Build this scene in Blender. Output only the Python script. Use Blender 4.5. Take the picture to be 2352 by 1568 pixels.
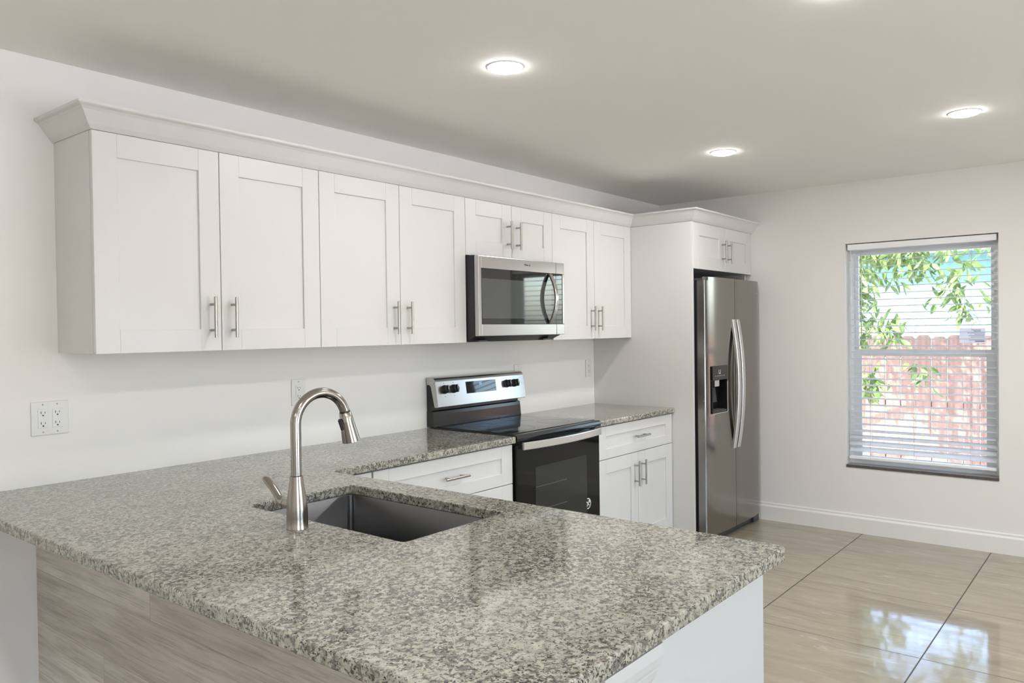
import bpy, bmesh, math, random
from mathutils import Vector, Matrix
random.seed(7)
PI = math.pi
S = bpy.context.scene
for o in list(bpy.data.objects):
    bpy.data.objects.remove(o)
COL = S.collection

# ------------------------------------------------------------------ camera
F, PAN, PITCH, ROLL = 1794.95, 0.8901, -0.0151, -0.0132
fw = Vector((math.sin(PAN) * math.cos(PITCH), math.cos(PAN) * math.cos(PITCH), math.sin(PITCH)))
r0 = Vector((math.cos(PAN), -math.sin(PAN), 0)); u0 = r0.cross(fw)
rt = math.cos(ROLL) * r0 + math.sin(ROLL) * u0
up = -math.sin(ROLL) * r0 + math.cos(ROLL) * u0
cam = bpy.data.cameras.new('camera'); cam.sensor_width = 36; cam.lens = F / 2352 * 36
cam.clip_start = 0.05; cam.clip_end = 200
co = bpy.data.objects.new('camera', cam); COL.objects.link(co)
m = Matrix.Identity(4)
for i in range(3):
    m[i][0], m[i][1], m[i][2] = rt[i], up[i], -fw[i]
m[0][3], m[1][3], m[2][3] = -2.9774, -3.0159, 1.42
co.matrix_world = m
S.camera = co

# ------------------------------------------------------------------ world, sun, exposure
W = bpy.data.worlds.new('sky'); S.world = W; W.use_nodes = True
nt = W.node_tree; nt.nodes.clear()
sky = nt.nodes.new('ShaderNodeTexSky'); sky.sky_type = 'NISHITA'; sky.sun_disc = False
sky.sun_elevation = math.radians(48); sky.sun_rotation = math.radians(300)
sky.air_density = 1.0; sky.dust_density = 3.0; sky.ozone_density = 1.0
bg = nt.nodes.new('ShaderNodeBackground'); bg.inputs['Strength'].default_value = 1.0
wo = nt.nodes.new('ShaderNodeOutputWorld')
nt.links.new(sky.outputs[0], bg.inputs[0]); nt.links.new(bg.outputs[0], wo.inputs[0])
sl = bpy.data.lights.new('sun', 'SUN'); sl.energy = 12.0; sl.angle = math.radians(0.6); sl.color = (1, .93, .82)
so = bpy.data.objects.new('sun', sl); COL.objects.link(so)
so.rotation_euler = Vector((-.62, .42, .66)).to_track_quat('Z', 'Y').to_euler()
so.location = (-6, 4, 8)
LAMP_W, FILL_W, LENS_E = 2.2, 4.2, 24.0
S.view_settings.view_transform = 'Standard'; S.view_settings.look = 'None'
S.view_settings.exposure = 1.18; S.view_settings.gamma = 1.0; S.view_settings.use_curve_mapping = False
cy = S.cycles
cy.max_bounces = 8; cy.diffuse_bounces = 5; cy.glossy_bounces = 4; cy.transmission_bounces = 4
cy.transparent_max_bounces = 16; cy.caustics_reflective = False; cy.caustics_refractive = False
cy.sample_clamp_indirect = 5.0; cy.use_denoising = True

# ------------------------------------------------------------------ materials
def mat(name):
    mt = bpy.data.materials.new(name); mt.use_nodes = True
    return mt, mt.node_tree, mt.node_tree.nodes['Principled BSDF']
def N(t, kind, **kw):
    n = t.nodes.new(kind)
    for k, v in kw.items():
        if k in n.inputs.keys(): n.inputs[k].default_value = v
        else: setattr(n, k, v)
    return n
def ramp(t, src, stops, interp='LINEAR'):
    r = t.nodes.new('ShaderNodeValToRGB'); r.color_ramp.interpolation = interp
    e = r.color_ramp.elements
    while len(e) > 1: e.remove(e[-1])
    e[0].position = stops[0][0]; e[0].color = (*stops[0][1], 1)
    for p, c in stops[1:]:
        k = e.new(p); k.color = (*c, 1)
    t.links.new(src, r.inputs[0]); return r
def mapping(t, scale=(1, 1, 1), rot=(0, 0, 0)):
    tc = t.nodes.new('ShaderNodeTexCoord'); mp = t.nodes.new('ShaderNodeMapping')
    mp.inputs['Scale'].default_value = scale; mp.inputs['Rotation'].default_value = rot
    t.links.new(tc.outputs['Object'], mp.inputs[0]); return mp.outputs[0]
def simple(name, col, rough=.5, metal=0, spec=.5, bump=0, bscale=200, var=0):
    mt, t, b = mat(name)
    b.inputs['Base Color'].default_value = (*col, 1); b.inputs['Roughness'].default_value = rough
    b.inputs['Metallic'].default_value = metal; b.inputs['Specular IOR Level'].default_value = spec
    v = mapping(t)
    n = N(t, 'ShaderNodeTexNoise', Scale=bscale, Detail=3.0); t.links.new(v, n.inputs['Vector'])
    if var:
        c1 = tuple(max(0, c * (1 - var)) for c in col); c2 = tuple(min(1, c * (1 + var)) for c in col)
        r = ramp(t, n.outputs[0], [(.3, c1), (.7, c2)]); t.links.new(r.outputs[0], b.inputs['Base Color'])
    if bump:
        bp = N(t, 'ShaderNodeBump', Strength=bump, Distance=.002)
        t.links.new(n.outputs[0], bp.inputs['Height']); t.links.new(bp.outputs[0], b.inputs['Normal'])
    return mt
def brushed(name, col, rough=.3, scale=(4, 4, 600), aniso=0):
    mt, t, b = mat(name)
    b.inputs['Metallic'].default_value = 1; b.inputs['Roughness'].default_value = rough
    b.inputs['Anisotropic'].default_value = aniso
    v = mapping(t, scale)
    n = N(t, 'ShaderNodeTexNoise', Scale=1.0, Detail=2.0); t.links.new(v, n.inputs['Vector'])
    r = ramp(t, n.outputs[0], [(.3, tuple(c * .975 for c in col)), (.7, tuple(min(1, c * 1.02) for c in col))])
    t.links.new(r.outputs[0], b.inputs['Base Color'])
    r2 = ramp(t, n.outputs[0], [(.3, (rough * .94,) * 3), (.7, (rough * 1.06,) * 3)])
    t.links.new(r2.outputs[0], b.inputs['Roughness'])
    return mt
M = {}
M['wall'] = simple('wall_paint', (.82, .806, .782), .7, bump=.04, bscale=320)
M['ceiling'] = simple('ceiling_paint', (.91, .893, .86), .8, bump=.06, bscale=220)
M['trim'] = simple('trim_paint', (.82, .81, .78), .4)
M['cab'] = simple('cabinet_white', (.66, .657, .642), .38)
M['panel'] = simple('panel_paint', (.57, .57, .57), .45)
M['steel'] = brushed('brushed_steel', (.5, .485, .46), .27, (600, 4, 4))
M['steel_v'] = brushed('brushed_steel_door', (.29, .277, .255), .16, (700, 700, 3))
M['steel_h'] = simple('brushed_steel_panel', (.50, .49, .475), .26, 1)
M['nickel'] = brushed('brushed_nickel', (.36, .335, .305), .17, (300, 300, 300), 0)
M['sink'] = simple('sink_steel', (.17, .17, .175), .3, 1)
M['chrome'] = simple('handle_metal', (.42, .40, .37), .24, 1)
M['silver'] = simple('fridge_handle_metal', (.74, .74, .73), .3, 1)
M['black_gloss'] = simple('black_glass', (.006, .006, .007), .04)
M['oven_black'] = simple('oven_black_glass', (.006, .006, .006), .05, spec=.25)
M['cooktop'] = simple('cooktop_black_glass', (.010, .010, .010), .05, spec=1.0)
M['mirror_glass'] = simple('reflective_black_glass', (.008, .009, .008), .03, spec=.7)
M['mirror_glass'].node_tree.nodes['Principled BSDF'].inputs['IOR'].default_value = 1.6
M['black'] = simple('black_enamel', (.012, .012, .013), .16)
M['black_matte'] = simple('black_plastic', (.014, .014, .016), .45)
M['dark_grey'] = simple('dark_grey_plastic', (.06, .06, .062), .5)
M['oven_glass'] = simple('oven_window_glass', (.026, .027, .025), .06, spec=.3)
M['screen'] = simple('door_screen_glass', (.062, .068, .062), .04, spec=.7)
M['screen'].node_tree.nodes['Principled BSDF'].inputs['IOR'].default_value = 1.6
M['rack'] = simple('oven_rack_metal', (.10, .10, .10), .4)
M['plate'] = simple('white_plastic', (.74, .735, .715), .35)
M['slot'] = simple('socket_hole', (.02, .02, .02), .6)
M['screw'] = simple('plate_screw', (.35, .35, .34), .4)
M['vinyl'] = simple('white_vinyl', (.88, .89, .90), .4)
M['blind'] = simple('blind_white', (.90, .91, .92), .45)
_t = M['blind'].node_tree; _b = _t.nodes['Principled BSDF']
_tr = N(_t, 'ShaderNodeBsdfTranslucent'); _tr.inputs[0].default_value = (.86, .90, .95, 1)
_mx = N(_t, 'ShaderNodeMixShader'); _mx.inputs[0].default_value = .62
_t.links.new(_b.outputs[0], _mx.inputs[1]); _t.links.new(_tr.outputs[0], _mx.inputs[2]); _t.links.new(_mx.outputs[0], _t.nodes['Material Output'].inputs[0])
M['cord'] = simple('blind_cord', (.75, .76, .77), .8)
M['wand'] = simple('wand_clear', (.55, .55, .55), .3)
M['sill'] = simple('grey_stone_sill', (.33, .325, .315), .3, var=.15, bscale=60)
M['sill_edge'] = simple('sill_edge_stone', (.10, .085, .085), .6, var=.2, bscale=60)
M['sticker'] = simple('label_paper', (.62, .58, .60), .7)
_t = M['sticker'].node_tree; _tr = N(_t, 'ShaderNodeBsdfTranslucent'); _tr.inputs[0].default_value = (.95, .92, .95, 1)
_mx = N(_t, 'ShaderNodeMixShader'); _mx.inputs[0].default_value = .85
_t.links.new(_t.nodes['Principled BSDF'].outputs[0], _mx.inputs[1]); _t.links.new(_tr.outputs[0], _mx.inputs[2]); _t.links.new(_mx.outputs[0], _t.nodes['Material Output'].inputs[0])
M['ink'] = simple('label_ink', (.16, .15, .17), .8)
M['concrete'] = simple('pale_concrete', (.74, .72, .69), .9, var=.1, bscale=8)
M['teal'] = simple('teal_siding', (.085, .19, .20), .8, var=.1, bscale=12)
M['roof'] = simple('roof_shingle', (.3, .3, .31), .8)
M['bark'] = simple('bark', (.20, .15, .11), .9, bump=.6, bscale=40)
M['badge_white'] = simple('badge_white', (.75, .75, .74), .4)
M['blue_led'] = None

def emis(name, col, s):
    mt, t, b = mat(name)
    b.inputs['Base Color'].default_value = (*col, 1)
    b.inputs['Emission Color'].default_value = (*col, 1); b.inputs['Emission Strength'].default_value = s
    return mt
M['lens'] = emis('lamp_lens', (1, .985, .97), LENS_E)
M['blue_led'] = emis('blue_digits', (.08, .35, .8), 1.0)

def granite():
    mt, t, b = mat('granite')
    v = mapping(t)
    def noise(sc, det, rough=.6, dist=0):
        n = N(t, 'ShaderNodeTexNoise', Scale=sc, Detail=det, Roughness=rough, Distortion=dist)
        t.links.new(v, n.inputs['Vector']); return n.outputs[0]
    base = ramp(t, noise(55, 5), [(.30, (.26, .25, .205)), (.46, (.36, .352, .295)), (.6, (.44, .435, .37)), (.75, (.50, .50, .45))])
    clump = noise(7, 3)
    def flecks(sc, det, rough, dist, k, lo, hi, colr, under):
        n = noise(sc, det, rough, dist)
        a = N(t, 'ShaderNodeMath', operation='MULTIPLY_ADD'); a.inputs[1].default_value = k
        t.links.new(clump, a.inputs[0]); t.links.new(n, a.inputs[2])
        g = ramp(t, a.outputs[0], [(lo, (0, 0, 0)), (hi, (1, 1, 1))])
        mx = N(t, 'ShaderNodeMix', data_type='RGBA'); t.links.new(g.outputs[0], mx.inputs[0])
        t.links.new(under, mx.inputs[6]); mx.inputs[7].default_value = (*colr, 1)
        return mx
    m1 = flecks(75, 6, .62, .3, .16, .585, .665, (.165, .158, .145), base.outputs[0])
    m2 = flecks(120, 4, .6, .8, .12, .62, .66, (.085, .074, .07), m1.outputs[2])
    mx2 = flecks(165, 4, .6, .5, .16, .67, .70, (.025, .02, .02), m2.outputs[2])
    t.links.new(mx2.outputs[2], b.inputs['Base Color'])
    b.inputs['Roughness'].default_value = .07; b.inputs['Specular IOR Level'].default_value = .55
    return mt
M['granite'] = granite()

def tile():
    mt, t, b = mat('floor_tile')
    tc = t.nodes.new('ShaderNodeTexCoord')
    sx = N(t, 'ShaderNodeSeparateXYZ'); t.links.new(tc.outputs['Object'], sx.inputs[0])
    def mth(op, a, bb=None, c=None):
        n = N(t, 'ShaderNodeMath', operation=op)
        for i, s in enumerate((a, bb, c)):
            if s is None: continue
            if isinstance(s, (int, float)): n.inputs[i].default_value = s
            else: t.links.new(s, n.inputs[i])
        return n.outputs[0]
    P = .7525
    ux = mth('DIVIDE', mth('SUBTRACT', sx.outputs[0], 2.1754), P)
    uy = mth('DIVIDE', mth('ADD', sx.outputs[1], 1.5227), P)
    def edge(u, w):
        f = mth('FRACT', u); d = mth('MINIMUM', f, mth('SUBTRACT', 1.0, f))
        return mth('LESS_THAN', d, w / P)
    jx, jy = edge(ux, .0022), edge(uy, .0030)
    joint = mth('MAXIMUM', jx, jy)
    cx = mth('FLOOR', ux); cyy = mth('FLOOR', uy)
    rnd = N(t, 'ShaderNodeTexWhiteNoise', noise_dimensions='2D')
    cmb = N(t, 'ShaderNodeCombineXYZ'); t.links.new(cx, cmb.inputs[0]); t.links.new(cyy, cmb.inputs[1])
    t.links.new(cmb.outputs[0], rnd.inputs['Vector'])
    off = N(t, 'ShaderNodeVectorMath', operation='SCALE'); off.inputs['Scale'].default_value = 7.0
    t.links.new(rnd.outputs['Color'], off.inputs[0])
    add = N(t, 'ShaderNodeVectorMath', operation='ADD')
    t.links.new(tc.outputs['Object'], add.inputs[0]); t.links.new(off.outputs[0], add.inputs[1])
    mp = t.nodes.new('ShaderNodeMapping'); mp.inputs['Scale'].default_value = (8.0, 1.5, 1)
    t.links.new(add.outputs[0], mp.inputs[0])
    n1 = N(t, 'ShaderNodeTexNoise', Scale=1.3, Detail=9.0, Roughness=.68, Distortion=.9); t.links.new(mp.outputs[0], n1.inputs['Vector'])
    base = ramp(t, n1.outputs[0], [(.28, (.29, .24, .17)), (.45, (.35, .30, .222)), (.62, (.395, .343, .262)), (.8, (.43, .38, .305))])
    mp2 = t.nodes.new('ShaderNodeMapping'); mp2.inputs['Scale'].default_value = (15.0, 1.9, 1)
    t.links.new(add.outputs[0], mp2.inputs[0])
    n2 = N(t, 'ShaderNodeTexNoise', Scale=1.0, Detail=4.0, Roughness=.7, Distortion=1.6); t.links.new(mp2.outputs[0], n2.inputs['Vector'])
    vein = ramp(t, n2.outputs[0], [(.60, (0, 0, 0)), (.645, (.32, .32, .32)), (.69, (0, 0, 0))])
    mx = N(t, 'ShaderNodeMix', data_type='RGBA'); t.links.new(vein.outputs[0], mx.inputs[0])
    t.links.new(base.outputs[0], mx.inputs[6]); mx.inputs[7].default_value = (.66, .62, .55, 1)
    mx2 = N(t, 'ShaderNodeMix', data_type='RGBA'); t.links.new(joint, mx2.inputs[0])
    t.links.new(mx.outputs[2], mx2.inputs[6]); mx2.inputs[7].default_value = (.085, .072, .06, 1)
    t.links.new(mx2.outputs[2], b.inputs['Base Color'])
    rr = N(t, 'ShaderNodeMath', operation='MULTIPLY_ADD'); t.links.new(joint, rr.inputs[0])
    rr.inputs[1].default_value = .5; rr.inputs[2].default_value = .07
    t.links.new(rr.outputs[0], b.inputs['Roughness'])
    w = N(t, 'ShaderNodeTexNoise', Scale=16.0, Detail=2.0); t.links.new(tc.outputs['Object'], w.inputs['Vector'])
    bp = N(t, 'ShaderNodeBump', Strength=.05, Distance=.004); t.links.new(w.outputs[0], bp.inputs['Height'])
    t.links.new(bp.outputs[0], b.inputs['Normal'])
    b.inputs['Specular IOR Level'].default_value = .6
    return mt
M['tile'] = tile()

def planks():
    # horizontal wood-look planks on a face looking towards -x; long side along y
    mt, t, b = mat('wood_look_plank')
    tc = t.nodes.new('ShaderNodeTexCoord')
    sx = N(t, 'ShaderNodeSeparateXYZ'); t.links.new(tc.outputs['Object'], sx.inputs[0])
    def mth(op, a, bb=None):
        n = N(t, 'ShaderNodeMath', operation=op)
        n.inputs[2].default_value = .1
        for i, s in enumerate((a, bb)):
            if s is None: continue
            if isinstance(s, (int, float)): n.inputs[i].default_value = s
            else: t.links.new(s, n.inputs[i])
        return n.outputs[0]
    row = mth('DIVIDE', mth('SUBTRACT', sx.outputs[2], .0675), .18)
    fr = mth('FLOOR', row)
    # seams: row 3 (z .6075-.7875) at y=-.82, row 1 at y=-.516
    seam = .82
    for rw, dv in ((2, .88), (1, -.304), (0, .5)):
        seam = mth('ADD', mth('MULTIPLY', mth('COMPARE', fr, float(rw)), dv), seam)
    col = mth('DIVIDE', mth('ADD', sx.outputs[1], seam), 1.9)
    fc = mth('FLOOR', col)
    cmb = N(t, 'ShaderNodeCombineXYZ'); t.links.new(fr, cmb.inputs[0]); t.links.new(fc, cmb.inputs[1])
    rnd = N(t, 'ShaderNodeTexWhiteNoise', noise_dimensions='2D'); t.links.new(cmb.outputs[0], rnd.inputs['Vector'])
    off = N(t, 'ShaderNodeVectorMath', operation='SCALE'); off.inputs['Scale'].default_value = 9.0
    t.links.new(rnd.outputs['Color'], off.inputs[0])
    add = N(t, 'ShaderNodeVectorMath', operation='ADD')
    t.links.new(tc.outputs['Object'], add.inputs[0]); t.links.new(off.outputs[0], add.inputs[1])
    def grain(sc, scale, det, dist):
        mp = t.nodes.new('ShaderNodeMapping'); mp.inputs['Scale'].default_value = sc
        t.links.new(add.outputs[0], mp.inputs[0])
        n = N(t, 'ShaderNodeTexNoise', Scale=scale, Detail=det, Roughness=.6, Distortion=dist)
        t.links.new(mp.outputs[0], n.inputs['Vector']); return n.outputs[0]
    big = grain((1, .9, 9), 2.2, 6, .5)
    fine = grain((1, 2.2, 75), 2.6, 4, .3)
    base = ramp(t, big, [(.25, (.42, .375, .33)), (.45, (.58, .53, .485)), (.6, (.69, .64, .595)), (.78, (.78, .735, .69))])
    fr_ = ramp(t, fine, [(.36, (.55, .52, .50)), (.5, (1, 1, 1))])
    mx = N(t, 'ShaderNodeMix', data_type='RGBA', blend_type='MULTIPLY'); mx.inputs[0].default_value = .5
    t.links.new(base.outputs[0], mx.inputs[6]); t.links.new(fr_.outputs[0], mx.inputs[7])
    tone = ramp(t, rnd.outputs['Value'], [(0, (.80, .79, .78)), (1, (1.0, 1.0, 1.0))])
    mx2 = N(t, 'ShaderNodeMix', data_type='RGBA', blend_type='MULTIPLY'); mx2.inputs[0].default_value = 1.0
    t.links.new(mx.outputs[2], mx2.inputs[6]); t.links.new(tone.outputs[0], mx2.inputs[7])
    ff = mth('FRACT', row); fd = mth('MINIMUM', ff, mth('SUBTRACT', 1.0, ff))
    cf = mth('FRACT', col); cd = mth('MINIMUM', cf, mth('SUBTRACT', 1.0, cf))
    jt = mth('MAXIMUM', mth('LESS_THAN', fd, .0035), mth('LESS_THAN', cd, .0005))
    mx3 = N(t, 'ShaderNodeMix', data_type='RGBA'); t.links.new(mth('MULTIPLY', jt, .6), mx3.inputs[0])
    t.links.new(mx2.outputs[2], mx3.inputs[6]); mx3.inputs[7].default_value = (.12, .10, .09, 1)
    t.links.new(mx3.outputs[2], b.inputs['Base Color']); b.inputs['Roughness'].default_value = .5
    return mt
M['plank'] = planks()

def fencewood():
    mt, t, b = mat('fence_wood')
    v = mapping(t, (30, 30, 1.5))
    n = N(t, 'ShaderNodeTexNoise', Scale=1.0, Detail=4.0); t.links.new(v, n.inputs['Vector'])
    r = ramp(t, n.outputs[0], [(.3, (.12, .070, .058)), (.7, (.21, .135, .115))])
    t.links.new(r.outputs[0], b.inputs['Base Color']); b.inputs['Roughness'].default_value = .9
    return mt
M['fence'] = fencewood()

def leafmat():
    mt, t, b = mat('leaf_green')
    v = mapping(t); n = N(t, 'ShaderNodeTexNoise', Scale=9.0, Detail=2.0); t.links.new(v, n.inputs['Vector'])
    r = ramp(t, n.outputs[0], [(.3, (.05, .10, .025)), (.55, (.11, .18, .05)), (.75, (.22, .28, .08))])
    t.links.new(r.outputs[0], b.inputs['Base Color']); b.inputs['Roughness'].default_value = .5
    tr = N(t, 'ShaderNodeBsdfTranslucent'); t.links.new(r.outputs[0], tr.inputs[0])
    mx = N(t, 'ShaderNodeMixShader'); mx.inputs[0].default_value = .4
    out = t.nodes['Material Output']
    t.links.new(b.outputs[0], mx.inputs[1]); t.links.new(tr.outputs[0], mx.inputs[2]); t.links.new(mx.outputs[0], out.inputs[0])
    return mt
M['leaf'] = leafmat()

def panemat():
    mt, t, b = mat('window_glass'); t.nodes.remove(b)
    tr = N(t, 'ShaderNodeBsdfTransparent'); tr.inputs[0].default_value = (.96, .97, .97, 1)
    gl = N(t, 'ShaderNodeBsdfGlossy', Roughness=.0); fr = N(t, 'ShaderNodeFresnel', IOR=1.45)
    mx = N(t, 'ShaderNodeMixShader')
    t.links.new(fr.outputs[0], mx.inputs[0]); t.links.new(tr.outputs[0], mx.inputs[1]); t.links.new(gl.outputs[0], mx.inputs[2])
    t.links.new(mx.outputs[0], t.nodes['Material Output'].inputs[0])
    return mt
M['pane'] = panemat()

# ------------------------------------------------------------------ mesh helpers
class MB:
    def __init__(s): s.bm = bmesh.new()
    def box(s, x0, x1, y0, y1, z0, z1, bev=0, seg=2):
        t = bmesh.new(); bmesh.ops.create_cube(t, size=1)
        for v in t.verts:
            v.co = Vector(((x0 + x1) / 2 + v.co.x * (x1 - x0), (y0 + y1) / 2 + v.co.y * (y1 - y0), (z0 + z1) / 2 + v.co.z * (z1 - z0)))
        if bev: bmesh.ops.bevel(t, geom=t.edges[:], offset=bev, segments=seg, affect='EDGES', profile=.6)
        s.add(t); return s
    def add(s, t, mat4=None):
        if mat4 is not None: bmesh.ops.transform(t, matrix=mat4, verts=t.verts[:])
        bmesh.ops.recalc_face_normals(t, faces=t.faces[:])
        me = bpy.data.meshes.new('tmp'); t.to_mesh(me); t.free(); s.bm.from_mesh(me); bpy.data.meshes.remove(me)
    def rings(s, rings, cap=True, smooth=True, closed=False):
        t = bmesh.new(); R = [[t.verts.new(p) for p in r] for r in rings]
        n = len(R[0]); k = len(R)
        for i in range(k if closed else k - 1):
            a, b = R[i], R[(i + 1) % k]
            for j in range(n):
                f = t.faces.new((a[j], a[(j + 1) % n], b[(j + 1) % n], b[j])); f.smooth = smooth
        if cap and not closed:
            t.faces.new(R[0][::-1]); t.faces.new(R[-1])
        s.add(t); return s
    def tube(s, pts, r, n=20, cap=True):
        pts = [Vector(p) for p in pts]; rr = r if isinstance(r, (list, tuple)) else [r] * len(pts)
        rings = []; ref = None
        for i, p in enumerate(pts):
            d = (pts[min(i + 1, len(pts) - 1)] - pts[max(i - 1, 0)]).normalized()
            if ref is None:
                ref = Vector((0, 0, 1)) if abs(d.z) < .9 else Vector((1, 0, 0))
            a = (ref - d * ref.dot(d)).normalized(); b = d.cross(a); ref = a
            rings.append([p + rr[i] * (math.cos(2 * PI * j / n) * a + math.sin(2 * PI * j / n) * b) for j in range(n)])
        return s.rings(rings, cap)
    def lathe(s, prof, c, axis='z', n=40, cap=True):
        rings = []
        for r, h in prof:
            ring = []
            for j in range(n):
                a = 2 * PI * j / n; p, q = r * math.cos(a), r * math.sin(a)
                ring.append(Vector(c) + Vector({'z': (p, q, h), 'y': (p, h, q), 'x': (h, p, q)}[axis]))
            rings.append(ring)
        return s.rings(rings, cap)
    def prism(s, prof, axis, a, b, bev=0, smooth=False):
        # profile in the two other axes (order x,y,z without axis)
        def P(u, v, w): return {'x': (w, u, v), 'y': (u, w, v), 'z': (u, v, w)}[axis]
        t = bmesh.new()
        A = [t.verts.new(P(u, v, a)) for u, v in prof]; B = [t.verts.new(P(u, v, b)) for u, v in prof]
        n = len(prof)
        for j in range(n):
            f = t.faces.new((A[j], A[(j + 1) % n], B[(j + 1) % n], B[j])); f.smooth = smooth
        t.faces.new(A[::-1]); t.faces.new(B)
        if bev: bmesh.ops.bevel(t, geom=t.edges[:], offset=bev, segments=2, affect='EDGES')
        s.add(t); return s
    def build(s, name, mt, parent=None, label=None):
        loc = Vector((0, 0, 0)); p = parent
        while p is not None: loc += p.location; p = p.parent
        bmesh.ops.translate(s.bm, vec=-loc, verts=s.bm.verts[:])
        for ed in s.bm.edges:
            if len(ed.link_faces) == 2 and ed.calc_face_angle(0) > .6: ed.smooth = False
        me = bpy.data.meshes.new(name); s.bm.to_mesh(me); s.bm.free()
        me.materials.append(mt)
        o = bpy.data.objects.new(name, me); COL.objects.link(o)
        if parent is not None: o.parent = parent
        if label: o['label'] = label
        return o

def thing(name, loc, label, cat, group=None):
    o = bpy.data.objects.new(name, None); COL.objects.link(o); o.location = loc; o.empty_display_size = .05
    o['label'] = label; o['category'] = cat; o['kind'] = 'thing'
    if group: o['group'] = group
    return o
def struct(o, label=None, cat=None):
    o['kind'] = 'structure'
    if label: o['label'] = label
    if cat: o['category'] = cat
    return o
def rrect(x0, x1, y0, y1, r, z, n=6):
    pts = []
    for cx, cyy, a0 in ((x1 - r, y1 - r, 0), (x0 + r, y1 - r, PI / 2), (x0 + r, y0 + r, PI), (x1 - r, y0 + r, 3 * PI / 2)):
        for i in range(n + 1):
            a = a0 + PI / 2 * i / n; pts.append((cx + r * math.cos(a), cyy + r * math.sin(a), z))
    return pts
def slab(name, outline, holes, z0, z1, bev, mt, parent=None):
    cu = bpy.data.curves.new('c', 'CURVE'); cu.dimensions = '2D'; cu.fill_mode = 'BOTH'
    for loop in [outline] + holes:
        sp = cu.splines.new('POLY'); sp.points.add(len(loop) - 1); sp.use_cyclic_u = True
        for p, q in zip(sp.points, loop): p.co = (q[0], q[1], 0, 1)
    cu.extrude = (z1 - z0) / 2 - bev; cu.bevel_depth = bev; cu.bevel_resolution = 3; cu.offset = -bev
    o = bpy.data.objects.new('c', cu); COL.objects.link(o)
    dg = bpy.context.evaluated_depsgraph_get()
    me = bpy.data.meshes.new_from_object(o.evaluated_get(dg)); bpy.data.objects.remove(o); bpy.data.curves.remove(cu)
    for v in me.vertices: v.co.z += (z0 + z1) / 2
    me.name = name; me.materials.clear(); me.materials.append(mt)
    for p in me.polygons: p.use_smooth = False
    ob = bpy.data.objects.new(name, me); COL.objects.link(ob)
    if parent: ob.parent = parent; me.transform(Matrix.Translation(-parent.location))
    return ob
def text_mesh(name, s, size, mt, parent, mat4, depth=.0004):
    cu = bpy.data.curves.new('t', 'FONT'); cu.body = s; cu.size = size; cu.extrude = depth
    cu.align_x = 'CENTER'; cu.align_y = 'CENTER'; cu.resolution_u = 2
    o = bpy.data.objects.new('t', cu); COL.objects.link(o)
    dg = bpy.context.evaluated_depsgraph_get()
    me = bpy.data.meshes.new_from_object(o.evaluated_get(dg)); bpy.data.objects.remove(o); bpy.data.curves.remove(cu)
    me.transform(mat4); me.materials.clear(); me.materials.append(mt)
    loc = Vector((0, 0, 0)); p = parent
    while p is not None: loc += p.location; p = p.parent
    me.transform(Matrix.Translation(-loc))
    ob = bpy.data.objects.new(name, me); COL.objects.link(ob); ob.parent = parent
    return ob
FRONT = Matrix.Rotation(PI / 2, 4, 'X')      # text lying in xy turned to face -y

# ------------------------------------------------------------------ key dimensions (metres)
XR, XL, YB, YR, ZC = 2.645, -5.7, 0.0, -6.2, 2.3953
X0, X1, X2, X3, X4, X5, X6, X7 = -1.8306, -1.3715, -.914, -.4565, 0.0, .757, 1.204, 1.661
D, ZB, ZT = -.306, 1.356, 2.104
ZK, ZKB = .8954, .8638
XI, XO, YE, XP = -1.124, -2.175, -2.353, -1.915
YF = -.622           # worktop front
YBASE = -.604        # base cabinet door faces
DF = -.757           # tall panel / over-fridge fronts

# ------------------------------------------------------------------ room shell
T = .15
WY0, WY1, WZ0, WZ1 = -2.318, -1.416, .4457, 1.978
struct(MB().box(XL - T, XR + T, YR - T, YB + T, -.12, 0).build('floor', M['tile']), 'glossy beige marble-look tile floor', 'floor')
struct(MB().box(XL - T, XR + T, YR - T, YB + T, ZC, ZC + .15).build('ceiling', M['ceiling']), 'plain off-white ceiling', 'ceiling')
struct(MB().box(XL, XR, YB, YB + T, 0, ZC).build('wall_back', M['wall']), 'white wall behind the cabinets', 'wall')
b = MB()
b.box(XR, XR + T, YR - T, WY0, 0, ZC).box(XR, XR + T, WY1, YB + T, 0, ZC)
b.box(XR, XR + T, WY0, WY1, 0, WZ0).box(XR, XR + T, WY0, WY1, WZ1, ZC)
struct(b.build('wall_right', M['wall']), 'white wall with the window in it', 'wall')
struct(MB().box(XL - T, XL, YR - T, YB + T, 0, ZC).build('wall_left', M['wall']))
b = MB()
RW = [(-5.0, -2.8), (-1.2, 1.4)]
xs = XL
for a, c in RW:
    b.box(xs, a, YR - T, YR, 0, ZC); b.box(a, c, YR - T, YR, 0, 0.25); b.box(a, c, YR - T, YR, 2.10, ZC); xs = c
b.box(xs, XR, YR - T, YR, 0, ZC)
struct(b.build('wall_rear', M['wall']))
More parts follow.
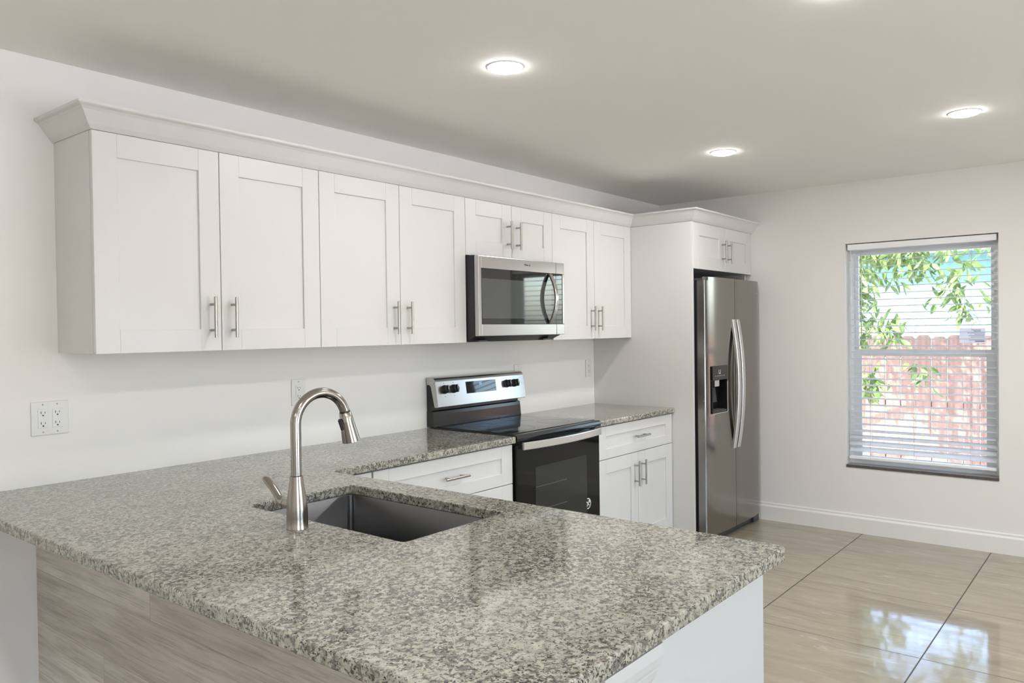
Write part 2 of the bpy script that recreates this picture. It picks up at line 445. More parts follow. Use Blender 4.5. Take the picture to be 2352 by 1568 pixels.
for k, (a, c) in enumerate(RW):
    f = MB(); e = .05
    f.box(a, a + e, YR - .1, YR - .05, 0.25, 2.10).box(c - e, c, YR - .1, YR - .05, 0.25, 2.10)
    f.box(a + e, c - e, YR - .1, YR - .05, 0.25, 0.25 + e).box(a + e, c - e, YR - .1, YR - .05, 2.10 - e, 2.10)
    f.box((a + c) / 2 - .03, (a + c) / 2 + .03, YR - .1, YR - .05, 0.25 + e, 2.10 - e)
    o = struct(f.build('window_%d' % (k + 2), M['vinyl']))
    MB().box(a + e, c - e, YR - .078, YR - .074, 0.25 + e, 2.10 - e).build('window_pane', M['pane'], o)
    al = bpy.data.lights.new('daylight_portal', 'AREA'); al.shape = 'RECTANGLE'; al.size = c - a; al.size_y = 1.85
    al.cycles.is_portal = True
    ao = bpy.data.objects.new('daylight_portal', al); COL.objects.link(ao)
    ao.location = ((a + c) / 2, YR - T - .02, 1.175); ao.rotation_euler = (PI / 2, 0, 0)
al = bpy.data.lights.new('daylight_portal', 'AREA'); al.shape = 'RECTANGLE'; al.size = WY1 - WY0; al.size_y = WZ1 - WZ0
al.cycles.is_portal = True
ao = bpy.data.objects.new('daylight_portal', al); COL.objects.link(ao)
ao.location = (XR + T + .02, (WY0 + WY1) / 2, (WZ0 + WZ1) / 2); ao.rotation_euler = (0, PI / 2, 0); ao.rotation_euler.x = 0
ao.rotation_euler = Vector((1, 0, 0)).to_track_quat('Z', 'Y').to_euler()

# baseboards
prof = [(0, 0), (0, .129), (-.005, .129), (-.008, .124), (-.008, .112), (-.012, .106), (-.015, .10), (-.015, 0)]
o = MB().prism([(XR + u, v) for u, v in prof], 'y', YR, DF + .02).build('baseboard_right', M['trim'])
struct(o, 'white moulded baseboard under the window wall', 'baseboard')
o = MB().prism([(u, v) for u, v in prof], 'x', XL, -1.93).build('baseboard_back', M['trim']); struct(o)

# peninsula half wall with plank cladding and crown cap at its end
YP = -2.305
hw = struct(MB().box(XP + .012, -1.775, YP, -.001, 0, ZKB).build('wall_peninsula', M['wall']), 'half wall carrying the counter overhang', 'wall')
MB().box(XP, XP + .011, YP - .001, -.001, .0, ZKB - .001).build('plank_cladding', M['plank'], hw, 'grey-brown wood-look plank cladding')
cap = [(0, 0), (0, -.115), (-.004, -.115), (-.006, -.105), (-.012, -.098), (-.012, -.090), (-.020, -.082), (-.030, -.066),
       (-.034, -.052), (-.034, -.046), (-.040, -.044), (-.043, -.036), (-.046, -.022), (-.046, 0)]
MB().prism([(YP - .001 + u, ZKB - .001 + v) for u, v in cap], 'x', XP - .02, -1.742).build('cap_moulding', M['panel'], hw, 'white stepped crown moulding under the counter end')

# ------------------------------------------------------------------ window 1
fx0, fx1 = XR + .085, XR + .14
win = struct(MB().box(fx0, fx1, WY0, WY0 + .035, WZ0, WZ1, .002).box(fx0, fx1, WY1 - .035, WY1, WZ0, WZ1, .002)
             .box(fx0, fx1, WY0 + .035, WY1 - .035, WZ1 - .035, WZ1, .002).box(fx0, fx1, WY0 + .035, WY1 - .035, WZ0, WZ0 + .03, .002)
             .build('window_1', M['vinyl']), 'white single-hung window beside the fridge', 'window')
ZM = 1.228
def sash(name, x0, x1, z0, z1, w):
    y0, y1 = WY0 + .034, WY1 - .034
    s = MB().box(x0, x1, y0, y0 + w, z0, z1, .003).box(x0, x1, y1 - w, y1, z0, z1, .003)
    s.box(x0, x1, y0 + w, y1 - w, z0, z0 + .045, .003).box(x0, x1, y0 + w, y1 - w, z1 - .045, z1, .003)
    o = s.build(name, M['vinyl'], win)
    xm = (x0 + x1) / 2
    MB().box(xm - .002, xm + .002, y0 + w, y1 - w, z0 + .045, z1 - .045).build('window_pane', M['pane'], o)
    return o
us = sash('upper_sash', fx0 + .03, fx0 + .052, ZM - .02, WZ1 - .034, .022)
ls = sash('lower_sash', fx0 + .004, fx0 + .027, WZ0 + .029, ZM + .025, .045)
MB().box(fx0 + .001, fx0 + .006, -1.90, -1.83, ZM - .004, ZM + .022, .002).build('sash_lock', M['vinyl'], win)
sk = MB().box(fx0 + .0375, fx0 + .0385, -2.230, -2.085, 1.295, 1.39).build('sticker', M['sticker'], win, 'grey paper label stuck on the upper pane')
q = MB()
for k in range(9):
    zz = 1.378 - k * .0092; w = random.uniform(.05, .12); q.box(fx0 + .0365, fx0 + .0372, -2.225 + (.02 if k < 2 else 0), -2.225 + w, zz, zz + (.005 if k in (1, 8) else .0026))
q.build('label_lines', M['ink'], sk)
MB().box(XR - .003, fx0, WY0 + .001, WY1 - .001, WZ0 + .001, WZ0 + .018, .001).build('window_sill', M['sill'], win, 'grey stone sill')
MB().box(XR - .006, XR - .003, WY0 + .001, WY1 - .001, WZ0, WZ0 + .018).build('sill_edge', M['sill_edge'], win, 'dark stone front edge of the sill')

# blind
bl = thing('window_blind', (XR + .04, (WY0 + WY1) / 2, WZ1 - .003), 'white horizontal slat blind hanging open in the window', 'blind')
by0, by1 = WY0 + .012, WY1 - .012
MB().box(XR + .012, XR + .066, by0, by1, WZ1 - .045, WZ1 - .006, .002).build('headrail', M['vinyl'], bl)
q = MB(); xc = XR + .040
zs = WZ1 - .075; zbot = .563; n_sl = 31; step = (zs - zbot) / (n_sl - 1)
for k in range(n_sl):
    z = zs - k * step; tilt = math.radians(4.5)
    j = n_sl - 1 - k
    if j < 4: tilt = math.radians([38, 30, 20, 11][j]); z += [.006, .004, .002, 0][j]
    t = bmesh.new(); bmesh.ops.create_cube(t, size=1)
    bmesh.ops.subdivide_edges(t, edges=[e for e in t.edges if abs((e.verts[0].co - e.verts[1].co).x) > .5], cuts=3)
    for v in t.verts:
        x, y, zz = v.co; v.co = Vector((x * .05, y * (by1 - by0 - .01), zz * .0028 + .0022 * (1 - (2 * x) ** 2)))
    q.add(t, Matrix.Translation((xc, (by0 + by1) / 2, z)) @ Matrix.Rotation(-tilt, 4, 'Y'))
q.build('slats', M['blind'], bl)
MB().box(xc - .027, xc + .02, by0 + .004, by1 - .004, .503, .521, .003).build('bottom_rail', M['vinyl'], bl)
for y in (-1.567, -1.839, -2.161):
    q = MB()
    for dx in (-.028, .026): q.tube([(xc + dx, y, .521), (xc + dx, y, WZ1 - .046)], .0009, 6)
    q.build('ladder_cord', M['cord'], bl)
for y in (-1.45,):
    MB().tube([(xc - .031, y, 1.20), (xc - .031, y, WZ1 - .046)], .0012, 6).build('lift_cord', M['cord'], bl)
MB().tube([(XR + .008, -1.518, 1.29), (XR + .008, -1.518, WZ1 - .05)], .0035, 6).build('tilt_wand', M['wand'], bl)

# ------------------------------------------------------------------ ceiling lights
LAMPS = [(-.719, -1.172, 'white recessed ceiling light above the tall two-door cupboards left of the microwave'),
         (1.174, -1.188, 'white recessed ceiling light nearest the fridge corner, smallest in the photo'),
         (1.163, -2.370, 'white recessed ceiling light nearest the window wall'),
         (-.6125, -2.3326, 'white recessed ceiling light glowing at the top edge above the peninsula')]
REST = [(x, y) for y in (-4.4, -5.5) for x in (-4.5, -2.6, -.72, 1.16)] + [(-4.5, -2.37), (-2.6, -2.37)]  # invented out-of-view lamps, added to lift the ambient light
REST.remove((-.72, -4.4))
for lx, ly in REST: LAMPS.append((lx, ly, 'added recessed fill light, unseen behind the camera'))
for lx, ly, lab in LAMPS:
    t = thing('recessed_light', (lx, ly, ZC), lab, 'ceiling light', 'recessed lights in the kitchen ceiling')
    MB().lathe([(.0645, -.001), (.0645, -.004), (.068, -.0035), (.072, -.0012), (.072, -.0005), (.0645, -.0005)], (lx, ly, ZC), n=48, cap=False).build('trim_ring', M['trim'], t)
    MB().lathe([(.0635, -.001), (.0635, -.005), (.058, -.010), (.040, -.015), (.018, -.018), (.001, -.0185)], (lx, ly, ZC), n=40).build('lens', M['lens'], t, 'glowing white lens')
    al = bpy.data.lights.new('lamp', 'AREA'); al.shape = 'DISK'; al.size = .12; al.energy = (LAMP_W * (1.7 if lx > 0 else 1)) if ly > -3 and lx > -2 else FILL_W; al.color = (1, .98, .955)
    ao = bpy.data.objects.new('lamp', al); COL.objects.link(ao); ao.parent = t; ao.location = (0, 0, -.0195)

# ------------------------------------------------------------------ cabinet parts
def shaker(x0, x1, yf, z0, z1, name, parent, w=.081, th=.019, rail=None):
    rail = rail or w
    q = MB(); bv = .0012
    q.box(x0, x0 + w, yf, yf + th, z0, z1, bv, 1).box(x1 - w, x1, yf, yf + th, z0, z1, bv, 1)
    q.box(x0 + w, x1 - w, yf, yf + th, z1 - rail, z1, bv, 1).box(x0 + w, x1 - w, yf, yf + th, z0, z0 + rail, bv, 1)
    q.box(x0 + w - .005, x1 - w + .005, yf + .008, yf + th - .002, z0 + rail - .005, z1 - rail + .005)
    return q.build(name, M['cab'], parent)
def bar_handle(parent, x, z, yf, L=.152, vertical=True, pitch=.096, r=.006):
    q = MB(); yo = yf - .034
    if vertical:
        q.tube([(x, yo, z - L / 2), (x, yo, z - L / 2 + .0005), (x, yo, z + L / 2 - .0005), (x, yo, z + L / 2)], [r * .9, r, r, r * .9], 16)
        for s in (-1, 1): q.tube([(x, yf, z + s * pitch / 2), (x, yo, z + s * pitch / 2)], r * .8, 12)
    else:
        q.tube([(x - L / 2, yo, z), (x - L / 2 + .0005, yo, z), (x + L / 2 - .0005, yo, z), (x + L / 2, yo, z)], [r * .9, r, r, r * .9], 16)
        for s in (-1, 1): q.tube([(x + s * pitch / 2, yf, z), (x + s * pitch / 2, yo, z)], r * .8, 12)
    return q.build('handle', M['chrome'], parent, 'brushed steel bar handle')
def carcass(x0, x1, y0, y1, z0, z1, parent, back=True):
    q = MB(); th = .016
    q.box(x0, x0 + th, y0, y1, z0, z1).box(x1 - th, x1, y0, y1, z0, z1)
    q.box(x0 + th, x1 - th, y0, y1, z0, z0 + th).box(x0 + th, x1 - th, y0, y1, z1 - th, z1)
    q.box(x0 + th, x1 - th, y1 - .006, y1, z0 + th, z1 - th)
    return q.build('carcass', M['cab'], parent)
G = .0014
def upper(x0, x1, z0, z1, yf, label, hz, xm=None, hoff=.043):
    t = thing('wall_cabinet', ((x0 + x1) / 2, 0, z0), label, 'cabinet', 'white wall cabinets along the back wall')
    carcass(x0 + .0008, x1 - .0008, yf + .0205, -.001, z0 + .002, z1 - .002, t)
    xm = xm or (x0 + x1) / 2
    for a, c, hx in ((x0 + G, xm - G, xm - hoff), (xm + G, x1 - G, xm + hoff)):
        d = shaker(a, c, yf, z0, z1 - .002, 'door', t)
        bar_handle(d, hx, hz, yf)
    return t
upper(X0, X2, ZB, ZT, D, 'white two-door wall cabinet at the left end of the row', 1.481, X1)
upper(X2, X4, ZB, ZT, D, 'white two-door wall cabinet directly left of the microwave', 1.482, X3)
upper(X4, X5, 1.808, ZT, D, 'short white wall cabinet directly above the microwave', 1.934, .379, .041)
upper(X5, X7 - .001, ZB, ZT, D, 'white two-door wall cabinet right of the microwave, against the tall panel', 1.484, 1.206, .041)
# tall panel and fridge cabinet
MBp = MB().box(X7, X7 + .019, DF, -.001, 0, ZT - .002, .001, 1).build('fridge_side_panel', M['cab'])
MBp['label'] = 'tall white panel standing floor to crown beside the fridge'; MBp['category'] = 'panel'; MBp['kind'] = 'thing'
t = thing('wall_cabinet', (2.15, 0, 1.80), 'deep white two-door cabinet over the fridge', 'cabinet', 'white wall cabinets along the back wall')
carcass(X7 + .020, 2.621, DF + .0205, -.001, 1.802, ZT - .002, t)
for a, c, hx in ((X7 + .022, 2.161, 2.117), (2.164, 2.620, 2.207)):
    d = shaker(a, c, DF, 1.80, ZT - .002, 'door', t, w=.084)
    bar_handle(d, hx, 1.935, DF)
MB().box(2.622, XR - .001, DF + .012, DF + .03, 1.802, ZT - .002).build('filler_strip', M['cab'], t)
MB().box(2.603, 2.621, DF + .04, -.001, 0, 1.801).build('side_panel', M['cab'], t)

# crown moulding
path = [(X0, -.001), (X0, D), (X7, D), (X7, DF), (XR - .001, DF)]
prof = [(-.012, ZT - .001), (.002, ZT - .001), (.006, ZT + .003), (.016, ZT + .014), (.030, ZT + .034), (.042, ZT + .052), (.050, ZT + .060),
        (.059, ZT + .064), (.062, ZT + .067), (.062, ZT + .075), (-.012, ZT + .075)]
rings = []
for i, p in enumerate(path):
    p = Vector(p)
    def nrm(a, c):
        d = (Vector(c) - Vector(a)).normalized(); return Vector((d.y, -d.x))
    ns = []
    if i > 0: ns.append(nrm(path[i - 1], path[i]))
    if i < len(path) - 1: ns.append(nrm(path[i], path[i + 1]))
    mv = ns[0] if len(ns) == 1 else (ns[0] + ns[1]) / (1 + ns[0].dot(ns[1]))
    rings.append([(p.x + mv.x * u, p.y + mv.y * u, z) for u, z in prof])
cr = MB().rings(rings, True, False).build('crown_moulding', M['cab'])
cr['label'] = 'white crown moulding along the tops of the wall cabinets'; cr['category'] = 'moulding'; cr['kind'] = 'thing'

# ------------------------------------------------------------------ base cabinets
def base(x0, x1, label, filler=None, xm=None):
    t = thing('base_cabinet', ((x0 + x1) / 2, YBASE, 0), label, 'cabinet', 'white base cabinets beside the range')
    q = MB(); th = .016; ya, yb = YBASE + .0205, -.002
    q.box(x0 + .001, x0 + .001 + th, ya, yb, .095, ZKB - .001).box(x1 - .001 - th, x1 - .001, ya, yb, .095, ZKB - .001)
    q.box(x0 + .001 + th, x1 - .001 - th, ya, yb, .095, .111).box(x0 + .001 + th, x1 - .001 - th, ya, yb, ZKB - .017, ZKB - .001)
    q.box(x0 + .001 + th, x1 - .001 - th, yb - .006, yb, .111, ZKB - .017)
    q.build('carcass', M['cab'], t)
    MB().box(x0 + .001, x1 - .001, YBASE + .08, YBASE + .095, 0, .095).build('toe_kick', M['cab'], t)
    dr = shaker(x0 + .004, x1 - .004, YBASE, .667, .856, 'drawer', t, rail=.058)
    bar_handle(dr, (x0 + x1) / 2 + .02, .763, YBASE, vertical=False)
    xm = (x0 + x1) / 2
    for a, c, hx in ((x0 + .004, xm - G, xm - .041), (xm + G, x1 - .004, xm + .041)):
        d = shaker(a, c, YBASE, .105, .6635, 'door', t)
        bar_handle(d, hx, .538, YBASE)
    if filler:
        MB().box(filler[0], filler[1], YBASE, YBASE + .018, .105, .856, .001, 1).build('filler_strip', M['cab'], t)
    return t
base(-.90, -.004, 'white base cabinet with one drawer, left of the range', (-1.13, -.905))
base(.765, X7 - .002, 'white base cabinet with drawer and two doors, between range and tall panel')
# peninsula base cabinets under the sink
t = thing('base_cabinet', (-1.46, -1.45, 0), 'white peninsula cabinet with plain end panel under the granite overhang', 'cabinet')
q = MB(); px0, px1 = -1.774, -1.176
q.box(px0, px0 + .012, YP + .019, -.62, .095, ZKB - .001).box(px0 + .012, px1, YP + .019, -.62, .095, .111)
for y in (-1.645, -.84, -.64): q.box(px0 + .012, px1, y, y + .016, .111, ZKB - .001)
q.build('carcass', M['cab'], t)
MB().box(px0, px1 + .020, YP, YP + .018, 0, ZKB - .001, .001, 1).build('end_panel', M['panel'], t, 'plain white end panel')
MB().box(px1 - .08, px1 - .065, YP + .019, -.62, 0, .095).build('toe_kick', M['cab'], t)
def side_door(y0, y1, z0, z1, name):
    q = MB(); w = .075; xf = px1 + .020; bv = .0012
    q.box(xf - .019, xf, y0, y0 + w, z0, z1, bv, 1).box(xf - .019, xf, y1 - w, y1, z0, z1, bv, 1)
    q.box(xf - .019, xf, y0 + w, y1 - w, z1 - w, z1, bv, 1).box(xf - .019, xf, y0 + w, y1 - w, z0, z0 + w, bv, 1)
    q.box(xf - .017, xf - .008, y0 + w - .005, y1 - w + .005, z0 + w - .005, z1 - w + .005)
    return q.build(name, M['cab'], t)
for y0, y1, hy in ((-2.284, -1.95, -1.99), (-1.947, -1.62, -1.91), (-1.617, -1.24, -1.28), (-1.237, -.845, -1.20)):
    d = side_door(y0, y1, .105, .856, 'door')
    q = MB(); xf = px1 + .020
    q.tube([(xf + .034, hy, .62), (xf + .034, hy, .772)], .006, 14)
    for z in (.648, .744): q.tube([(xf, hy, z), (xf + .034, hy, z)], .005, 10)
    q.build('handle', M['chrome'], d)

# ------------------------------------------------------------------ worktops, sink
SX0, SX1, SY0, SY1 = -1.6456, -1.2504, -1.583, -.896
outl = [(XO, -.002), (XO, YE + .012)]
for i in range(5):
    a = PI + PI / 2 * i / 4; outl.append((XO + .012 + .012 * math.cos(a), YE + .012 + .012 * math.sin(a)))
R = .022
for i in range(8):
    a = 1.5 * PI + PI / 2 * i / 7; outl.append((XI - R + R * math.cos(a), YE + R + R * math.sin(a)))
outl += [(XI, YF - .02), (XI + .006, YF - .006), (XI + .02, YF), (X4 - .003, YF), (X4 - .003, -.002)]
hole = [(p[0], p[1]) for p in rrect(SX0, SX1, SY0, SY1, .014, 0)][::-1]
ct = slab('countertop', outl, [hole], ZKB, ZK, .004, M['granite'])
ct['label'] = 'speckled grey granite L-shaped countertop with the sink cut into it'; ct['category'] = 'countertop'; ct['kind'] = 'thing'
ct = slab('countertop', [(.760, -.002), (.760, YF), (X7 - .001, YF), (X7 - .001, -.002)], [], ZKB, ZK, .004, M['granite'])
ct['label'] = 'short granite countertop between the range and the tall panel'; ct['category'] = 'countertop'; ct['kind'] = 'thing'
sk = thing('sink', ((SX0 + SX1) / 2, (SY0 + SY1) / 2, .63), 'rectangular undermount stainless steel sink in the granite peninsula', 'sink')
e = .004; zt = ZKB - .0005
def loop(ins, z, r): return rrect(SX0 - e + ins, SX1 + e - ins, SY0 - e + ins, SY1 + e - ins, max(r, .002), z)
lp = [loop(-.024, zt - .002, .03), loop(-.024, zt, .03), loop(0, zt, .020), loop(.002, zt - .003, .019), loop(.004, .672, .018), loop(.007, .660, .013), loop(.014, .652, .012), loop(.03, .648, .012)]
MB().rings(lp + [loop(.03, .644, .012), loop(.010, .648, .012), loop(.002, .66, .014), loop(-.001, zt - .004, .016)], False, True, True).box(SX0 + .022, SX1 - .022, SY0 + .022, SY1 - .022, .6438, .6481).build('bowl', M['sink'], sk)
for sx_, sy_ in ((SX1, SY1), (SX1, SY0), (SX0, SY1), (SX0, SY0)):  # thin bright rods added to imitate the highlight down each bowl corner
    ax, ay = (1 if sx_ == SX1 else -1), (1 if sy_ == SY1 else -1)
    px_, py_ = sx_ + ax * (e - .0095), sy_ + ay * (e - .0095)
    MB().tube([(px_, py_, .675), (px_, py_, zt - .004)], .0045, 12).build('corner_highlight', M['silver'], sk, 'bright rod standing in for the corner highlight')
MB().lathe([(.057, .0005), (.055, .003), (.046, .0035), (.040, .001), (.006, .0008), (.0005, .004)], ((SX0 + SX1) / 2, (SY0 + SY1) / 2, .648), n=40).build('drain', M['chrome'], sk)

# ------------------------------------------------------------------ faucet
fx, fy = -1.7217, -1.2502
fa = thing('faucet', (fx, fy, ZK), 'brushed nickel gooseneck pull-down faucet behind the sink', 'faucet')
h = ZK
MB().lathe([(.0288, 0), (.0290, .002), (.0282, .004), (.0283, .03), (.0275, .055), (.0258, .075), (.0232, .095), (.0205, .112), (.0185, .126), (.0176, .138), (.0174, .1405), (.0160, .1412)], (fx, fy, h), n=48).build('body', M['nickel'], fa)
MB().lathe([(.0150, .140), (.0150, .1424)], (fx, fy, h), n=40).build('spout_joint', M['black_matte'], fa, 'dark joint ring')
ph = math.radians(-3); dxy = Vector((math.cos(ph), math.sin(ph)))
def fp(s, z): return (fx + dxy.x * s, fy + dxy.y * s, z)
Rr, zc = .0815, 1.172
pts = [fp(0, h + .139), fp(0, 1.06), fp(0, 1.09), fp(0, 1.12), fp(0, 1.145), fp(0, 1.16)]
for i in range(0, 41):
    a = PI - math.radians(163) * i / 40; pts.append(fp(Rr + Rr * math.cos(a), zc + Rr * math.sin(a)))
MB().tube(pts, .0142, 32).build('spout', M['nickel'], fa)
a = PI - math.radians(163)
e0 = Vector(fp(Rr + Rr * math.cos(a), zc + Rr * math.sin(a)))
dd = Vector((dxy.x * math.sin(a), dxy.y * math.sin(a), -abs(math.cos(a)))); dd = Vector((dxy.x * .235, dxy.y * .235, -.972)).normalized()
MB().tube([e0 - dd * .002, e0 + dd * .0022], .0148, 32).build('spray_joint', M['black_matte'], fa, 'dark joint ring')
sp = MB().tube([e0 + dd * .002, e0 + dd * .0022, e0 + dd * .003, e0 + dd * .03, e0 + dd * .085, e0 + dd * .088, e0 + dd * .0885], [.0150, .0166, .0172, .0195, .0255, .0258, .022], 40).build('spray_head', M['nickel'], fa)
side = Vector((-dxy.x, -dxy.y, 0)); side = (side - dd * side.dot(dd)).normalized(); bn = dd.cross(side)
t_ = bmesh.new(); bmesh.ops.create_cube(t_, size=1)
for v in t_.verts: v.co = Vector((v.co.x * .014, v.co.y * .009, v.co.z * .036))
bmesh.ops.bevel(t_, geom=t_.edges[:], offset=.003, segments=3, affect='EDGES')
mm = Matrix.Identity(4)
cen = e0 + dd * .034 + side * .0205
for i in range(3): mm[i][0], mm[i][1], mm[i][2], mm[i][3] = bn[i], side[i], dd[i] * 1.0 + side[i] * -.12, cen[i]
q = MB(); q.add(t_, mm); q.build('spray_button', M['black_matte'], sp, 'black spray button')
lv = MB().tube([(fx, fy + .018, h + .060), (fx, fy + .052, h + .060), (fx, fy + .0525, h + .060)], [.0135, .0135, .012], 28)
lv.build('valve_stub', M['nickel'], fa)
MB().tube([(fx, fy + .0525, h + .060), (fx, fy + .0545, h + .060)], .0125, 28).build('valve_ring', M['black_matte'], fa, 'dark joint ring')
L = [((fx, fy + .0545, h + .060), .0132, .0132), ((fx, fy + .064, h + .061), .0138, .0132), ((fx, fy + .074, h + .066), .0128, .0105), ((fx, fy + .084, h + .076), .0115, .0090),
     ((fx, fy + .102, h + .092), .0115, .0085), ((fx, fy + .122, h + .107), .0128, .0080), ((fx, fy + .138, h + .117), .0125, .0070), ((fx, fy + .146, h + .120), .0095, .0058), ((fx, fy + .149, h + .121), .003, .002)]
rg = []
for i, (p, a_, b_) in enumerate(L):
    p = Vector(p); d = (Vector(L[min(i + 1, len(L) - 1)][0]) - Vector(L[max(i - 1, 0)][0])).normalized()
    n_ = Vector((1, 0, 0)).cross(d)
    rg.append([p + Vector((1, 0, 0)) * a_ * math.cos(2 * PI * j / 24) + n_ * b_ * math.sin(2 * PI * j / 24) for j in range(24)])
MB().rings(rg).build('lever', M['nickel'], fa)

# ------------------------------------------------------------------ range
rg_ = thing('range', (.379, -.31, 0), 'freestanding electric range with black glass oven door', 'stove')
rx0, rx1 = .004, .753
MB().box(rx0, rx1, -.575, -.02, .03, .872).build('body', M['black'], rg_)
for x in (.05, .70):
    for y in (-.53, -.07): MB().lathe([(.018, 0), (.018, .03)], (x, y, 0), n=16).build('foot', M['black_matte'], rg_)
prof = [(-.05, .874), (-.608, .874), (-.614, .868), (-.622, .866), (-.628, .872), (-.630, .884), (-.627, .896), (-.618, .9015), (-.60, .9025), (-.05, .9025)]
MB().prism(prof, 'x', .001, .7575).build('cooktop', M['black'], rg_)
ck = MB().box(.012, .746, -.592, -.065, .9027, .9055, .001, 1).build('cooktop_glass', M['cooktop'], rg_)
q = MB()
for cx_, cy_, r_ in ((.20, -.44, .115), (.56, -.44, .09), (.20, -.20, .078), (.56, -.20, .11)):
    rings = []
    for rr_, zz in ((r_, .9056), (r_ + .0012, .9056), (r_ + .0012, .9058), (r_, .9058)):
        rings.append([(cx_ + rr_ * math.cos(2 * PI * j / 48), cy_ + rr_ * math.sin(2 * PI * j / 48), zz) for j in range(48)])
    MB().rings(rings, closed=True).build('burner_ring', M['dark_grey'], ck)
# riser and control panel
prof = [(-.004, .904), (-.060, .904), (-.056, .915), (-.052, .965), (-.049, .983), (-.040, .988), (-.004, .988)]
MB().prism(prof, 'x', rx0, rx1 + .001).build('backguard', M['black'], rg_)
MB().prism([(-.004, .9885), (-.036, .9885), (-.036, 1.008), (-.062, 1.012), (-.045, 1.145), (-.004, 1.145)], 'x', rx0 + .002, rx1 - .002).build('backguard_core', M['black'], rg_)
prof = [(-.068, 1.009), (-.092, 1.009), (-.0945, 1.012), (-.0735, 1.146), (-.069, 1.157), (-.061, 1.164), (-.050, 1.167), (-.006, 1.167), (-.006, 1.150),
        (-.050, 1.150), (-.054, 1.145), (-.072, 1.016)]
cp = MB().prism(prof, 'x', -.001, .758, .0008).build('control_panel', M['steel_h'], rg_, 'brushed steel control panel')
for x0_, x1_ in ((-.001, .009), (.748, .758)):
    MB().prism([(-.0925, 1.0095), (-.0735, 1.146), (-.066, 1.160), (-.050, 1.166), (-.007, 1.166), (-.007, 1.128), (-.030, 1.128), (-.040, 1.118), (-.066, 1.0095)], 'x', x0_ + .0012, x1_ - .0012).build('end_cap', M['steel_h'], cp)
def yp(z): return -.0945 + (z - 1.012) / .134 * .021
tl = math.atan2(.021, .134)
tilt4 = Matrix.Translation((0, yp(1.10), 1.10)) @ Matrix.Rotation(-tl, 4, 'X')
q = MB(); t_ = bmesh.new(); bmesh.ops.create_cube(t_, size=1)
for v in t_.verts: v.co = Vector((.3645 + v.co.x * .254, v.co.y * .003, v.co.z * .066 + .001))
q.add(t_, tilt4); dp = q.build('display', M['black_gloss'], cp, 'black glass clock display')
text_mesh('display_digits', '03', .020, M['blue_led'], dp, tilt4 @ Matrix.Translation((.358, -.0019, .018)) @ FRONT, .0001)
for kx in (.064, .136, .592, .664):
    q = MB(); q.lathe([(.0235, 0), (.0235, -.004), (.021, -.006), (.0205, -.022), (.019, -.0245)], (0, 0, 0), 'y', 32)
    q.box(-.005, .005, -.033, -.022, -.021, .021, .002, 2)
    bmesh.ops.transform(q.bm, matrix=tilt4 @ Matrix.Translation((kx, -.001, .002)), verts=q.bm.verts[:])
    kb = q.build('knob', M['black_matte'], cp, 'black control knob')
    q = MB(); q.box(-.0012, .0012, -.0336, -.033, -.002, .020)
    bmesh.ops.transform(q.bm, matrix=tilt4 @ Matrix.Translation((kx, -.001, .002)), verts=q.bm.verts[:])
    q.build('pointer_mark', M['badge_white'], kb)
q = MB()
for kx in (.064, .136, .592, .664):
    for dz in (-.036, .036):
        q = MB().box(kx - .0015, kx + .0015, -.0008, .0002, dz - .002, dz + .002)
        bmesh.ops.transform(q.bm, matrix=tilt4, verts=q.bm.verts[:])
        q.build('dial_mark', M['dark_grey'], cp)
# oven door, handle, drawer
od = MB().box(rx0, rx1, -.620, -.578, .262, .850, .004).build('oven_door', M['oven_black'], rg_)
ow = MB().box(.155, .622, -.6212, -.6195, .395, .724, .0004, 1).build('oven_window', M['oven_glass'], od)
q = MB()
for z in (.62, .50): q.box(.158, .43, -.6216, -.6210, z, z + .0025)
q.build('oven_rack', M['rack'], ow)
q = MB(); n = 24; hp = []
for i in range(n + 1):
    u = i / n; x = .034 + .700 * u; y = -.634 - .034 * (1 - (2 * u - 1) ** 2); hp.append((x, y))
rings = []
for x, y in hp: rings.append([(x, y, .827), (x, y - .012, .827), (x, y - .013, .830), (x, y - .013, .861), (x, y - .012, .864), (x, y, .864)])
q.rings(rings, True, False)
hd = q.build('handle', M['silver'], od, 'bowed brushed steel handle')
for x in (.036, .712): MB().box(x, x + .022, -.640, -.6195, .834, .857, .002).build('handle_mount', M['steel_h'], od)
MB().box(rx0, rx1, -.615, -.578, .055, .256, .004).build('storage_drawer', M['black'], rg_)
bd = MB().lathe([(.0305, 0), (.0305, -.0008), (.0255, -.0010), (.0255, -.0004)], (.6284, -.6202, .4532), 'y', 40).build('sticker', M['badge_white'], od, 'round white sticker with a tool emblem')
MB().lathe([(.0250, -.0005), (.0250, -.0012)], (.6284, -.6202, .4532), 'y', 40).build('sticker_disc', M['black_matte'], bd)
q = MB()
for ang in (.7, 2.2):
    t_ = bmesh.new(); bmesh.ops.create_cube(t_, size=1)
    for v in t_.verts: v.co = Vector((v.co.x * .034, v.co.y * .0006, v.co.z * .006))
    q.add(t_, Matrix.Translation((.6284, -.6217, .4532)) @ Matrix.Rotation(ang, 4, 'Y'))
q.lathe([(.008, 0), (.008, -.0006)], (.6284 + .012, -.6214, .4532 + .011), 'y', 20)
q.build('sticker_emblem', M['badge_white'], bd)

